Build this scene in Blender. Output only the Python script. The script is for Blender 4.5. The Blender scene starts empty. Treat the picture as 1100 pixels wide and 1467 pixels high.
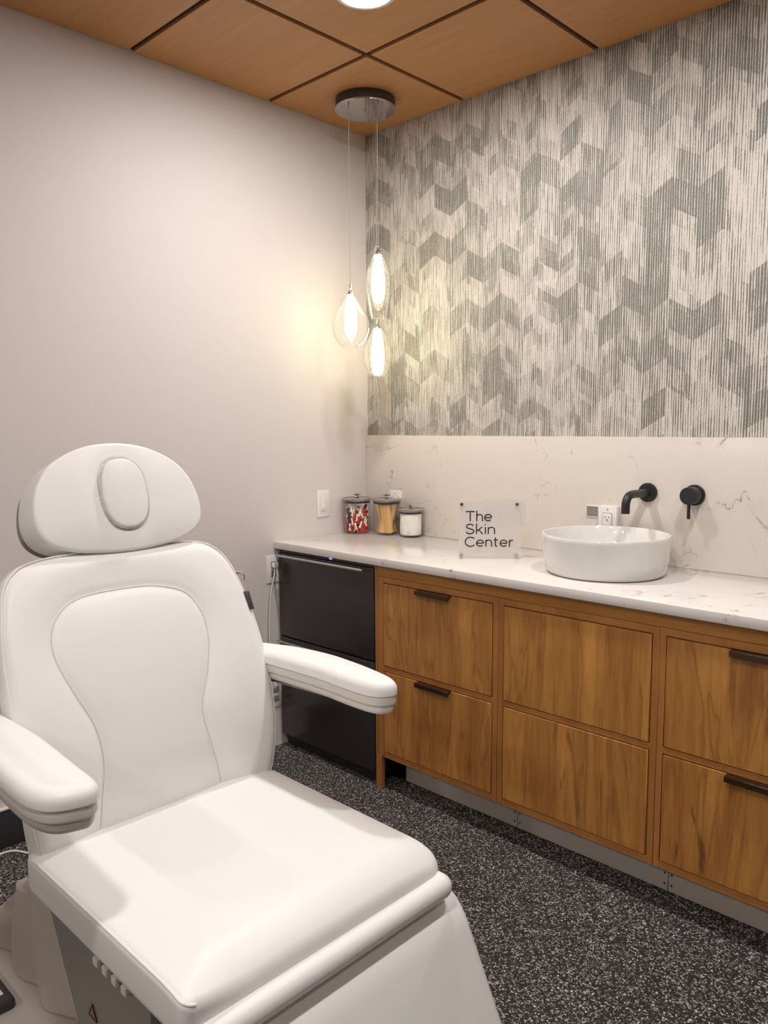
import bpy, bmesh, math, random
from mathutils import Vector, Matrix
from mathutils.bvhtree import BVHTree
random.seed(7)
S = bpy.context.scene
COL = S.collection
PI = math.pi
ORG = {}          # world origin of every object, used to place part vertices

# ------------------------------------------------------------------ helpers
def srgb(r, g, b):
    f = lambda c: (c/255)/12.92 if c/255 <= .04045 else (((c/255)+.055)/1.055)**2.4
    return (f(r), f(g), f(b), 1)

def tag(o, label=None, cat=None, group=None, kind=None):
    if label: o['label'] = label
    if cat: o['category'] = cat
    if group: o['group'] = group
    if kind: o['kind'] = kind
    return o

def empty(name, loc, label, cat, group=None):
    o = bpy.data.objects.new(name, None); COL.objects.link(o)
    o.location = loc; o.empty_display_size = .05
    ORG[o.name] = Vector(loc)
    return tag(o, label, cat, group)

def obj(name, bm, mat, parent=None, origin=None, smooth=True, angle=40):
    """link a bmesh (world coordinates) as one object"""
    org = ORG[parent.name] if parent else Vector(origin if origin else (0, 0, 0))
    bmesh.ops.recalc_face_normals(bm, faces=bm.faces)
    for v in bm.verts: v.co -= org
    me = bpy.data.meshes.new(name); bm.to_mesh(me); bm.free()
    o = bpy.data.objects.new(name, me); COL.objects.link(o)
    for m in (mat if isinstance(mat, (list, tuple)) else [mat]): me.materials.append(m)
    if smooth:
        me.polygons.foreach_set('use_smooth', [True]*len(me.polygons))
        me.set_sharp_from_angle(angle=math.radians(angle))
    if parent: o.parent = parent
    else: o.location = org
    ORG[o.name] = org
    return o

def struct(name, bm, mat, **k):
    return tag(obj(name, bm, mat, **k), kind='structure')

def box(bm, x0, x1, y0, y1, z0, z1, bev=0, seg=2, mi=0):
    t = bmesh.new()
    bmesh.ops.create_cube(t, size=1)
    for v in t.verts:
        v.co = Vector((x0+(v.co.x+.5)*(x1-x0), y0+(v.co.y+.5)*(y1-y0), z0+(v.co.z+.5)*(z1-z0)))
    if bev: bmesh.ops.bevel(t, geom=t.edges[:], offset=bev, segments=seg, affect='EDGES', profile=.5)
    for f in t.faces: f.material_index = mi
    join(bm, t)
    return bm

def join(bm, t, M=None):
    if M is not None: t.transform(M)
    me = bpy.data.meshes.new('tmp'); t.to_mesh(me); t.free(); bm.from_mesh(me); bpy.data.meshes.remove(me)

def lathe(bm, prof, c=(0, 0, 0), n=48, M=None, mi=0):
    t = bmesh.new(); rings = []
    for r, z in prof:
        if r < 1e-6: rings.append([t.verts.new((0, 0, z))])
        else: rings.append([t.verts.new((r*math.cos(2*PI*i/n), r*math.sin(2*PI*i/n), z)) for i in range(n)])
    for a, b in zip(rings, rings[1:]):
        for i in range(n):
            j = (i+1) % n
            if len(a) == 1 and len(b) == 1: continue
            if len(a) == 1: t.faces.new((a[0], b[i], b[j]))
            elif len(b) == 1: t.faces.new((a[i], a[j], b[0]))
            else: t.faces.new((a[i], a[j], b[j], b[i]))
    for f in t.faces: f.material_index = mi
    T = Matrix.Translation(c)
    join(bm, t, T @ M if M is not None else T)
    return bm

def crv(pts, per=8, closed=False):
    """Catmull-Rom through points (tuples of any dimension)"""
    n = len(pts); out = []
    P = lambda i: Vector(pts[i % n]) if closed else Vector(pts[max(0, min(n-1, i))])
    for i in range(n if closed else n-1):
        a, b, c, d = P(i-1), P(i), P(i+1), P(i+2)
        for k in range(per):
            t = k/per
            out.append(.5*((2*b)+(c-a)*t+(2*a-5*b+4*c-d)*t*t+(3*b-a-3*c+d)*t**3))
    if not closed: out.append(Vector(pts[-1]))
    return out

def tube(bm, pts, r, n=8, closed=False, mi=0):
    pts = [Vector(p) for p in pts]; m = len(pts); rings = []; up = None
    for i, p in enumerate(pts):
        if closed: d = pts[(i+1) % m]-pts[i-1]
        else: d = pts[min(m-1, i+1)]-pts[max(0, i-1)]
        d.normalize()
        if up is None:
            up = d.orthogonal().normalized()
        up = (up-d*up.dot(d)).normalized(); s = d.cross(up)
        rr = r(i/(m-1)) if callable(r) else r
        rings.append([bm.verts.new(p+(up*math.cos(2*PI*k/n)+s*math.sin(2*PI*k/n))*rr) for k in range(n)])
    fs = []
    for i in range(m if closed else m-1):
        a, b = rings[i], rings[(i+1) % m]
        for k in range(n): fs.append(bm.faces.new((a[k], a[(k+1) % n], b[(k+1) % n], b[k])))
    if not closed: fs += [bm.faces.new(rings[0]), bm.faces.new(rings[-1])]
    for f in fs: f.material_index = mi
    return bm

def prism(bm, poly, f0, f1, bev=0):
    """poly: list of 2D points; f0/f1 map a 2D point to the two end faces"""
    t = bmesh.new()
    a = [t.verts.new(f0(*p)) for p in poly]; b = [t.verts.new(f1(*p)) for p in poly]
    n = len(poly)
    t.faces.new(a); t.faces.new(b[::-1])
    for i in range(n): t.faces.new((a[i], a[(i+1) % n], b[(i+1) % n], b[i]))
    if bev: bmesh.ops.bevel(t, geom=t.edges[:], offset=bev, segments=3, affect='EDGES', profile=.5)
    join(bm, t); return bm

def inset2d(P, d):
    n = len(P); out = []
    for i in range(n):
        a, b, c = P[i-1], P[i], P[(i+1) % n]
        t = (c-a).normalized(); nrm = Vector((-t.y, t.x))     # inward for a counter-clockwise outline
        out.append(b+nrm*d)
    return out

def area2d(P): return sum(P[i-1].x*P[i].y-P[i].x*P[i-1].y for i in range(len(P)))/2

def cushion(bm, outline, thick, rt, rb, crown, mp, height=None, rings=26, seg=7, axis=None):
    """padded slab: outline (2D), rounded top edge rt and bottom edge rb, crown of the top, mp(a,b,h)->world"""
    P = [Vector(p[:2]) for p in outline]
    if area2d(P) < 0: P.reverse()
    prof = []
    for k in range(seg+1):
        t = PI/2*k/seg; prof.append((rb*(1-math.sin(t)), -thick+rb*(1-math.cos(t))))
    for k in range(seg+1):
        t = PI/2*k/seg; prof.append((rt*(1-math.cos(t)), -rt+rt*math.sin(t)))
    n = len(P); c = sum(P, Vector((0, 0)))/n
    R = []
    for d, h in prof: R.append([(q, h) for q in inset2d(P, d)])
    base = [q for q, h in R[-1]]
    def near(q):
        best = None
        for i in range(len(axis)-1):
            s0, e0 = Vector(axis[i]), Vector(axis[i+1]); d = e0-s0; t = max(0, min(1, (q-s0).dot(d)/d.dot(d))); p = s0+d*t
            if best is None or (p-q).length < (best-q).length: best = p
        return best
    for k in range(1, rings+1):
        s = k/rings
        R.append([(q.lerp(near(q) if axis else c, s), crown*(s*s*(3-2*s) if axis else 1-(1-s)**2.6)) for q in base])
    hh = lambda q, h: h+(height(q.x, q.y) if height else 0)
    V = []
    nb = len(prof)-1
    for i, r in enumerate(R if axis else R[:-1]):
        V.append([bm.verts.new(mp(q.x, q.y, hh(q, h) if i > seg else h)) for q, h in r])
    if not axis: cv = bm.verts.new(mp(c.x, c.y, hh(c, crown)))
    for a, b in zip(V, V[1:]):
        for i in range(n): bm.faces.new((a[i], a[(i+1) % n], b[(i+1) % n], b[i]))
    if not axis:
        for i in range(n): bm.faces.new((V[-1][i], V[-1][(i+1) % n], cv))
    bm.faces.new(V[0][::-1])
    if axis: bmesh.ops.remove_doubles(bm, verts=bm.verts, dist=.00005)
    return bm

def ring_curve(outline, d, h, mp):
    P = [Vector(p[:2]) for p in outline]
    if area2d(P) < 0: P.reverse()
    return [mp(q.x, q.y, h) for q in inset2d(P, d)]

# ------------------------------------------------------------------ node helper
class NT:
    def __init__(s, name):
        s.m = bpy.data.materials.new(name); s.m.use_nodes = True
        s.t = s.m.node_tree; s.b = s.t.nodes['Principled BSDF']; s.out = s.t.nodes['Material Output']
    def n(s, typ, **k):
        x = s.t.nodes.new(typ)
        for a, b in k.items(): setattr(x, a, b)
        return x
    def put(s, sock, v):
        if isinstance(v, bpy.types.NodeSocket): s.t.links.new(v, sock)
        else: sock.default_value = v
    def math(s, op, a, b=0, c=0, clamp=False):
        x = s.n('ShaderNodeMath', operation=op, use_clamp=clamp)
        s.put(x.inputs[0], a); s.put(x.inputs[1], b); s.put(x.inputs[2], c); return x.outputs[0]
    def mix(s, f, a, b):
        x = s.n('ShaderNodeMix', data_type='RGBA'); s.put(x.inputs[0], f); s.put(x.inputs[6], a); s.put(x.inputs[7], b)
        return x.outputs[2]
    def ramp(s, f, stops):
        x = s.n('ShaderNodeValToRGB'); e = x.color_ramp.elements
        for i, (p, c) in enumerate(stops):
            if i < 2: e[i].position = p; e[i].color = c
            else:
                q = e.new(p); q.color = c
        s.put(x.inputs[0], f); return x.outputs[0]
    def ss(s, f, a, b):
        x = s.n('ShaderNodeMapRange', interpolation_type='SMOOTHSTEP')
        s.put(x.inputs[0], f); x.inputs[1].default_value = a; x.inputs[2].default_value = b; return x.outputs[0]
    def coord(s, kind='Object'): return s.n('ShaderNodeTexCoord').outputs[kind]
    def mapv(s, v, scale=(1, 1, 1), loc=(0, 0, 0)):
        x = s.n('ShaderNodeMapping'); s.put(x.inputs[0], v); x.inputs[1].default_value = loc; x.inputs[3].default_value = scale
        return x.outputs[0]
    def noise(s, v, scale=5, detail=3, rough=.5, dist=0):
        x = s.n('ShaderNodeTexNoise'); s.put(x.inputs['Vector'], v)
        x.inputs['Scale'].default_value = scale; x.inputs['Detail'].default_value = detail
        x.inputs['Roughness'].default_value = rough; x.inputs['Distortion'].default_value = dist
        return x.outputs[0]
    def bump(s, h, strength=.2, dist=.002):
        x = s.n('ShaderNodeBump'); s.put(x.inputs['Height'], h); x.inputs['Strength'].default_value = strength
        x.inputs['Distance'].default_value = dist; s.put(s.b.inputs['Normal'], x.outputs[0])
    def base(s, c, rough=.5, metal=0, spec=None):
        s.put(s.b.inputs['Base Color'], c); s.put(s.b.inputs['Roughness'], rough); s.b.inputs['Metallic'].default_value = metal
        if spec is not None: s.b.inputs['Specular IOR Level'].default_value = spec
        return s

def simple(name, c, rough=.5, metal=0, spec=None, mottling=.04, scale=30):
    """plain paint / plastic / metal with a very slight procedural variation"""
    t = NT(name); f = t.noise(t.coord(), scale, 2)
    d = tuple(x*(1-mottling) for x in c[:3])+(1,)
    t.base(t.mix(f, d, c), rough, metal, spec); return t.m

def emis(name, c, st):
    t = NT(name); t.base((.8, .8, .8, 1), .4)
    t.b.inputs['Emission Color'].default_value = c; t.b.inputs['Emission Strength'].default_value = st; return t.m

def thin_glass(name, tint=(1, 1, 1, 1), body=0.0, f0=.04, edge=.9, bodycol=(.9, .9, .9, 1)):
    """clear sheet: see-through plus a Fresnel reflection, optional slight milky body"""
    t = NT(name); lw = t.n('ShaderNodeLayerWeight'); lw.inputs[0].default_value = .5
    fr = t.math('ADD', t.math('MULTIPLY', t.math('POWER', lw.outputs['Facing'], 3.5), edge), f0, clamp=True)
    tr = t.n('ShaderNodeBsdfTransparent'); tr.inputs[0].default_value = tint
    gl = t.n('ShaderNodeBsdfGlossy'); gl.inputs['Roughness'].default_value = .03
    df = t.n('ShaderNodeBsdfDiffuse'); df.inputs[0].default_value = bodycol
    m0 = t.n('ShaderNodeMixShader'); m0.inputs[0].default_value = body
    t.t.links.new(tr.outputs[0], m0.inputs[1]); t.t.links.new(df.outputs[0], m0.inputs[2])
    m1 = t.n('ShaderNodeMixShader'); t.put(m1.inputs[0], fr)
    t.t.links.new(m0.outputs[0], m1.inputs[1]); t.t.links.new(gl.outputs[0], m1.inputs[2])
    t.t.links.new(m1.outputs[0], t.out.inputs[0]); return t.m

# ------------------------------------------------------------------ materials
M = {}
t = NT('white_wall_paint'); f = t.noise(t.coord(), 220, 2)
t.base(srgb(220, 211, 209), .62); t.bump(f, .08, .001); M['wall'] = t.m

M['wall_far'] = simple('low_bounce_taupe', srgb(168, 156, 148), .6)  # unseen walls, tone darkened to cut the light they bounce back
# wallpaper: zigzag columns of slanted cells filled with fine vertical lines
t = NT('striped_wallpaper'); co = t.coord()
sp = t.n('ShaderNodeSeparateXYZ'); t.put(sp.inputs[0], co); X, Z = sp.outputs[0], sp.outputs[2]
u = t.math('DIVIDE', t.math('ADD', X, .02), .088); ci = t.math('FLOOR', u); fu = t.math('FRACT', u)
par = t.math('ABSOLUTE', t.math('MODULO', ci, 2)); tri = t.math('ABSOLUTE', t.math('SUBTRACT', par, fu))
jit = t.math('MULTIPLY', t.noise(t.mapv(co, (420, 1, 60)), 1, 1), .10)
v = t.math('ADD', t.math('SUBTRACT', t.math('DIVIDE', Z, .100), t.math('MULTIPLY', tri, .52)), jit); ri = t.math('FLOOR', v)
cv = t.n('ShaderNodeCombineXYZ'); t.put(cv.inputs[0], ci); t.put(cv.inputs[1], ri)
wn = t.n('ShaderNodeTexWhiteNoise', noise_dimensions='2D'); t.put(wn.inputs['Vector'], cv.outputs[0]); rnd = wn.outputs['Value']
v2_ = t.math('ADD', t.math('MULTIPLY', v, 1.5), t.math('MULTIPLY', ci, .37))
cv2 = t.n('ShaderNodeCombineXYZ'); t.put(cv2.inputs[0], t.math('FLOOR', t.math('ADD', t.math('MULTIPLY', u, 2.0), .5))); t.put(cv2.inputs[1], t.math('FLOOR', v2_))
wn2 = t.n('ShaderNodeTexWhiteNoise', noise_dimensions='2D'); t.put(wn2.inputs['Vector'], cv2.outputs[0]); rnd2 = wn2.outputs['Value']
lines = t.math('ABSOLUTE', t.math('SUBTRACT', t.math('FRACT', t.math('ADD', t.math('DIVIDE', X, .0088), t.math('MULTIPLY', t.noise(t.mapv(co, (60, 1, 3)), 1, 2), .9))), .5))
# lines: 0 at line centre .. .5 between lines
streak = t.noise(t.mapv(co, (150, 1, 9)), 1, 3, .6)
grain = t.noise(t.mapv(co, (420, 1, 190)), 1, 2, .6)
patch = t.noise(t.mapv(co, (9, 1, 5)), 1, 2)
dens = t.math('ADD', t.math('ADD', t.math('MULTIPLY', t.math('POWER', rnd, 2.2), .33), t.math('MULTIPLY', t.math('POWER', rnd2, 2.0), .20)), t.math('MULTIPLY', t.math('SUBTRACT', streak, .5), .95))
dens = t.math('ADD', dens, t.math('MULTIPLY', t.math('SUBTRACT', patch, .5), .12))
dens = t.math('MINIMUM', t.math('ADD', dens, .07), .40)
ink = t.ss(t.math('SUBTRACT', t.math('ADD', dens, t.math('MULTIPLY', t.math('SUBTRACT', grain, .5), .55)), lines), -.05, .05)
inkc = t.mix(t.noise(t.mapv(co, (14, 1, 5)), 1, 3), srgb(52, 62, 52), srgb(98, 96, 84))
paper = t.mix(grain, srgb(198, 190, 180), srgb(220, 213, 204))
t.base(t.mix(t.math('MULTIPLY', ink, .82), paper, inkc), .55); t.bump(ink, .25, .001); M['paper'] = t.m

# ceiling veneer
t = NT('ceiling_veneer'); co = t.coord()
g = t.noise(t.mapv(co, (3, 38, 3)), 1, 4, .6, .3); g2 = t.noise(t.mapv(co, (1.2, 5, 1)), 1, 2)
t.base(t.mix(t.math('ADD', t.math('MULTIPLY', g, .6), t.math('MULTIPLY', g2, .4)), srgb(164, 112, 62), srgb(206, 152, 94)), .42); M['veneer'] = t.m
M['slot'] = simple('dark_ceiling_slot', srgb(58, 50, 46), .8)

# cabinet wood, grain along z (doors) or x (rail)
def wood(name, sc, a=srgb(218, 156, 80), b=srgb(146, 90, 44), dark=srgb(88, 50, 30), amt=1.0):
    t = NT(name); oi = t.n('ShaderNodeObjectInfo')
    add = t.n('ShaderNodeVectorMath', operation='ADD'); t.put(add.inputs[0], t.coord())
    mul = t.math('MULTIPLY', oi.outputs['Random'], 37.0)
    cb = t.n('ShaderNodeCombineXYZ'); t.put(cb.inputs[0], mul); t.put(cb.inputs[1], mul); t.put(cb.inputs[2], mul)
    t.put(add.inputs[1], cb.outputs[0]); co = add.outputs[0]
    broad = t.noise(t.mapv(co, tuple(x*7 for x in sc)), 1, 3, .55, .8)
    fine = t.noise(t.mapv(co, tuple(x*46 for x in sc)), 1, 5, .65, .4)
    ray = t.noise(t.mapv(co, tuple(x*16 for x in sc)), 1, 4, .6, 1.6)
    mixv = t.math('ADD', t.math('MULTIPLY', broad, .55), t.math('MULTIPLY', fine, .45))
    c = t.ramp(mixv, [(.30, b), (.66, a), (.48, tuple((x+y)/2 for x, y in zip(a, b)))])
    streak = t.math('MULTIPLY', t.ss(ray, .60, .74), .62*amt)
    c = t.mix(streak, c, dark)
    flame = t.math('MULTIPLY', t.ss(t.math('ABSOLUTE', t.math('SUBTRACT', broad, .5)), .018, .0), .3*amt)
    c = t.mix(flame, c, dark)
    t.base(c, .38, 0, .4); t.bump(fine, .06, .001); return t.m
M['wood_v'] = wood('cabinet_veneer_upright', (1, 1, .10))
M['wood_h'] = wood('cabinet_veneer_lengthwise', (.08, 1, 1), a=srgb(196, 138, 62), b=srgb(150, 96, 42), amt=.4)
M['wood_f'] = wood('cabinet_frame_veneer', (1, 1, .06), a=srgb(190, 130, 68), b=srgb(160, 104, 54), amt=.25)

# veined quartz
def quartz(name, base, rough):
    t = NT(name); co = t.coord()
    w = t.noise(co, 1.7, 5, .62, .9); w2 = t.noise(t.mapv(co, (1, 1, 1), (5.3, 2.1, 7.7)), 2.6, 6, .66, 1.2)
    msk = t.ss(t.noise(t.mapv(co, loc=(3, 8, 1)), 4.2, 2), .52, .62)
    v1 = t.math('MULTIPLY', t.ss(t.math('ABSOLUTE', t.math('SUBTRACT', w, .49)), .0048, .0008), msk)
    msk2 = t.ss(t.noise(t.mapv(co, loc=(9, 1, 4)), 5.5, 2), .55, .66)
    v2 = t.math('MULTIPLY', t.ss(t.math('ABSOLUTE', t.math('SUBTRACT', w2, .52)), .0046, .0008), msk2)
    vv = t.math('MULTIPLY', t.math('MAXIMUM', v1, v2), t.ss(t.noise(co, 38, 3), .42, .58))
    halo = t.math('MULTIPLY', t.math('MULTIPLY', t.ss(t.math('ABSOLUTE', t.math('SUBTRACT', w, .49)), .03, .0), msk), .12)
    c = t.mix(halo, base, srgb(170, 165, 155)); c = t.mix(t.math('MULTIPLY', vv, .75), c, srgb(96, 88, 78))
    t.base(c, rough); return t.m
M['quartz'] = quartz('veined_quartz_top', srgb(232, 227, 222), .16)
M['quartz_wall'] = quartz('veined_quartz_splash', srgb(224, 215, 206), .22)

# rubber floor with light flecks
t = NT('flecked_rubber_floor'); co = t.coord()
wob = t.n('ShaderNodeTexNoise'); t.put(wob.inputs['Vector'], co); wob.inputs['Scale'].default_value = 130; wob.inputs['Detail'].default_value = 1
va = t.n('ShaderNodeVectorMath', operation='MULTIPLY_ADD'); t.put(va.inputs[0], wob.outputs[1]); va.inputs[1].default_value = (.012, .012, 0); t.put(va.inputs[2], co)
col = srgb(46, 43, 44)
for sc, th, keep, cc in ((165, .42, .60, srgb(222, 218, 212)), (120, .36, .80, srgb(104, 96, 92)), (250, .38, .74, srgb(170, 163, 158))):
    vo = t.n('ShaderNodeTexVoronoi', voronoi_dimensions='2D'); t.put(vo.inputs['Vector'], va.outputs[0]); vo.inputs['Scale'].default_value = sc
    sx = t.n('ShaderNodeSeparateXYZ'); t.put(sx.inputs[0], vo.outputs['Color'])
    mk = t.math('MULTIPLY', t.ss(vo.outputs['Distance'], th, th-.14), t.math('GREATER_THAN', sx.outputs[0], keep))
    col = t.mix(mk, col, t.mix(sx.outputs[1], cc, srgb(110, 102, 98)))
t.base(col, .7, 0, .25); M['floor'] = t.m

t = NT('white_vinyl'); f = t.noise(t.coord(), 900, 2)
t.base(srgb(239, 237, 235), .42, 0, .45); t.bump(f, .05, .0006); M['vinyl'] = t.m
M['thread'] = simple('pale_seam_thread', srgb(214, 208, 203), .7)
M['seam'] = simple('shadowed_seam_fold', srgb(150, 142, 136), .8)
M['shell'] = simple('off_white_plastic', srgb(214, 208, 200), .4)
M['taupe'] = simple('taupe_plastic', srgb(190, 180, 170), .45)
M['greyp'] = simple('grey_plastic', srgb(140, 136, 130), .5)
M['darkp'] = simple('charcoal_plastic', srgb(60, 58, 58), .45)
M['black'] = simple('matt_black_metal', srgb(44, 43, 47), .38, 0, .4)
M['fridge'] = simple('black_fridge_door', srgb(54, 48, 48), .28, 0, .5)
M['fridge_dark'] = simple('black_fridge_body', srgb(42, 41, 43), .5)
M['steel'] = simple('brushed_steel', srgb(200, 198, 196), .28, 1)
M['chrome'] = simple('polished_chrome', srgb(205, 200, 196), .06, 1)
M['bronze'] = simple('dark_bronze_pull', srgb(84, 66, 50), .35, .8)
M['ceramic'] = simple('white_glazed_ceramic', srgb(232, 230, 226), .08)
M['white'] = simple('white_plastic', srgb(236, 232, 228), .35)
M['slit'] = simple('dark_socket_slot', srgb(52, 48, 46), .6)
M['grey_label'] = simple('grey_printed_label', srgb(158, 150, 144), .6, mottling=.5, scale=300)
M['toe'] = simple('grey_toe_kick_board', srgb(226, 218, 208), .6)
M['toe_shade'] = simple('shaded_toe_kick', srgb(112, 108, 94), .7)  # upper toe kick: the cabinet's shadow put into a darker colour
M['base_black'] = simple('black_rubber_base', srgb(52, 50, 52), .6)
M['ink'] = simple('black_vinyl_lettering', srgb(46, 42, 42), .5)
M['jarglass'] = thin_glass('jar_glass', (1, 1, .995, 1), 0, .012, .35)
M['lampglass'] = thin_glass('pendant_glass', (.985, .985, .975, 1), .03, .02, .75)
M['acrylic'] = thin_glass('frosted_acrylic', (1, 1, 1, 1), .40, .03, .4, srgb(232, 226, 222))
M['acrylic2'] = thin_glass('clear_acrylic', (.98, .98, .98, 1), .18, .04, .7, srgb(240, 238, 236))
M['lidglass'] = thin_glass('smoky_lid_glass', (.9, .88, .86, 1), .25, .1, .8, srgb(168, 164, 162))
t = NT('birch_stick'); oi = t.n('ShaderNodeObjectInfo')
t.base(t.mix(oi.outputs['Random'], srgb(186, 132, 78), srgb(238, 196, 138)), .6); M['birch'] = t.m
M['red'] = simple('red_plastic', srgb(214, 46, 30), .35)
M['cotton'] = simple('cotton_white', srgb(240, 236, 228), .95)
M['navy'] = simple('dark_blue_plastic', srgb(54, 56, 70), .4)
M['blue_led'] = emis('blue_led', (.08, .1, 1, 1), 3)
M['orange_sticker'] = simple('brown_warning_sticker', srgb(150, 112, 92), .6)
M['cable'] = simple('pendant_cable', srgb(150, 144, 136), .5)
M['lens'] = emis('downlight_lens', (1, .95, .88, 1), 22)

# ------------------------------------------------------------------ the room
H = 2.74
RX, RY = 4.9, -5.3
T1X, T1Y, TS, G = .5775, .5613, .61, .0105
struct('floor', box(bmesh.new(), 0, RX, RY, 0, -.06, 0), M['floor'], smooth=False)
struct('wall_left', box(bmesh.new(), -.1, 0, RY, .1, 0, H+.05), M['wall'], smooth=False)
struct('wall_back', box(bmesh.new(), 0, RX, 0, .1, 0, H+.05), M['paper'], smooth=False)
struct('wall_right', box(bmesh.new(), RX, RX+.1, RY, .1, 0, H+.05), M['wall_far'], smooth=False)
struct('wall_front', box(bmesh.new(), -.1, RX+.1, RY-.1, RY, 0, H+.05), M['wall_far'], smooth=False)
b = bmesh.new()
box(b, 0, RX, RY, 0, H+.012, H+.05, mi=1)
xs = [.004, T1X-G] ; ex = [(.004, T1X-G)]
x = T1X
while x < RX: ex.append((x+G, min(x+TS-G, RX-.004))); x += TS
ey = [(.004, T1Y-G)]
y = T1Y
while y < -RY: ey.append((y+G, min(y+TS-G, -RY-.004))); y += TS
for x0, x1 in ex:
    for y0, y1 in ey:
        if x1-x0 > .02 and y1-y0 > .02: box(b, x0, x1, -y1, -y0, H, H+.012, .001, 1)
struct('ceiling', b, [M['veneer'], M['slot']], smooth=False)
b = bmesh.new(); box(b, 0, .012, RY, -.66, 0, .133, .003)
struct('baseboard_left', b, M['base_black'])
b = bmesh.new(); box(b, 0, .016, RY, -.66, .133, .140, .002)
struct('trim_1', b, M['white'])
b = bmesh.new(); box(b, .02, RX, RY, RY+.012, 0, .133, .003)
struct('baseboard_front', b, M['base_black'])

# quartz splash and worktop
CT = .92
b = bmesh.new(); box(b, 0.001, 2.36, -.012, -.0002, CT+.0003, 1.3717, .0015)
o = obj('backsplash', b, M['quartz_wall'], origin=(1.18, 0, CT)); tag(o, 'cream quartz backsplash slab with fine grey veins below the patterned wallpaper', 'backsplash')
b = bmesh.new(); box(b, .001, 2.36, -.5794, -.0003, CT-.03, CT, .002)
o = obj('countertop', b, M['quartz'], origin=(1.18, -.3, CT-.03)); tag(o, 'long white quartz countertop over the fridge and wooden drawers', 'countertop')

# ------------------------------------------------------------------ cabinets
FY = -.5594
ZT, ZM1, ZM2, ZB = .8211, .501, .4764, .1563
def ring_frame(bm, x0, x1, z0, z1, holes):
    """face frame: bars around the given openings"""
    box(bm, x0, holes[0][0], FY, FY+.02, z0, z1, .0008, 1); box(bm, holes[0][1], x1, FY, FY+.02, z0, z1, .0008, 1)
    hx0, hx1 = holes[0][0], holes[0][1]
    zs = [z0]+[q for h in sorted(holes, key=lambda h: h[2]) for q in (h[2], h[3])]+[z1]
    for i in range(0, len(zs), 2): box(bm, hx0, hx1, FY, FY+.02, zs[i], zs[i+1], .0008, 1)

def cabinet(x0, x1, dx0, dx1, label, pulls, foot=False):
    c = empty('drawer_cabinet', ((x0+x1)/2, -.28, .13), label, 'cabinet', 'wooden base cabinets under the worktop')
    b = bmesh.new(); box(b, x0+.003, x1-.003, FY+.021, -.02, .13, .845); obj('carcass', b, M['fridge_dark'], c, smooth=False)
    b = bmesh.new(); g = .003
    ring_frame(b, x0+.0006, x1-.0006, .132, .846, [(dx0-g, dx1+g, ZM1-g, ZT+g), (dx0-g, dx1+g, ZB-g, ZM2+g)])
    obj('face_frame', b, M['wood_f'], c)
    for z0, z1 in ((ZM1, ZT), (ZB, ZM2)):
        d = obj('drawer' if pulls else 'panel', box(bmesh.new(), dx0, dx1, FY-.002, FY+.018, z0, z1, .0012, 1), M['wood_v'], c)
        if pulls:
            xc = (dx0+dx1)/2; w = .0785; b = bmesh.new()
            box(b, xc-w, xc+w, FY-.024, FY-.0005, z1-.001, z1+.0015, .0005, 1)
            box(b, xc-w, xc+w, FY-.025, FY-.022, z1-.015, z1+.0015, .0008, 1)
            obj('pull', b, M['bronze'], d)
    return c
cabinet(.612, 1.179, .6463, 1.1546, 'wooden two-drawer cabinet right beside the black fridge', True)
cabinet(1.179, 1.7385, 1.2037, 1.7149, 'wooden cabinet with two plain panels and no pulls, under the round basin', False)
cabinet(1.7385, 2.34, 1.7601, 2.275, 'wooden two-drawer cabinet under the worktop, right of the one with plain panels', True)
b = bmesh.new(); box(b, .612, 2.34, FY, -.02, .847, CT-.031, .001, 1)
o = obj('filler_rail', b, M['wood_h'], origin=(1.4, -.28, .847)); tag(o, 'long golden wooden rail running directly beneath the countertop edge', 'rail')
b = bmesh.new(); box(b, .6, .611, FY-.001, -.02, .13, CT-.031, .0008, 1); box(b, .6, .630, FY-.001, FY+.018, .0, .131, .0008, 1)
o = obj('end_panel', b, M['wood_f'], origin=(.605, -.28, 0)); tag(o, 'narrow wooden end panel standing between the black fridge and first drawers', 'panel')
k = empty('toe_kick', (1.4, -.44, 0), 'grey toe kick board with small screws under the wooden cabinets', 'toe kick')
b = bmesh.new(); box(b, .65, 2.34, -.430, -.415, 0, .128); obj('shaded_board', b, M['toe_shade'], k, smooth=False)  # dark strip above the boards imitates shade under the cabinets
for x0, x1 in ((.655, 1.188), (1.190, 1.738), (1.740, 2.34)):
    b = bmesh.new(); box(b, x0, x1, -.447, -.431, .0, .072, .0015, 1); pl = obj('board', b, M['toe'], k)
for xx in (1.189, 1.739):
    for dx in (-.011, .011):
        for zz, yy in ((.022, -.447), (.056, -.447), (.092, -.430)):
            b = bmesh.new(); lathe(b, [(0, .0015), (.0032, .001), (.0034, 0), (0, 0)], n=10, M=Matrix.Rotation(PI/2, 4, 'X'), c=(xx+dx, yy, zz))
            obj('screw', b, M['slit'], k)

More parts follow.
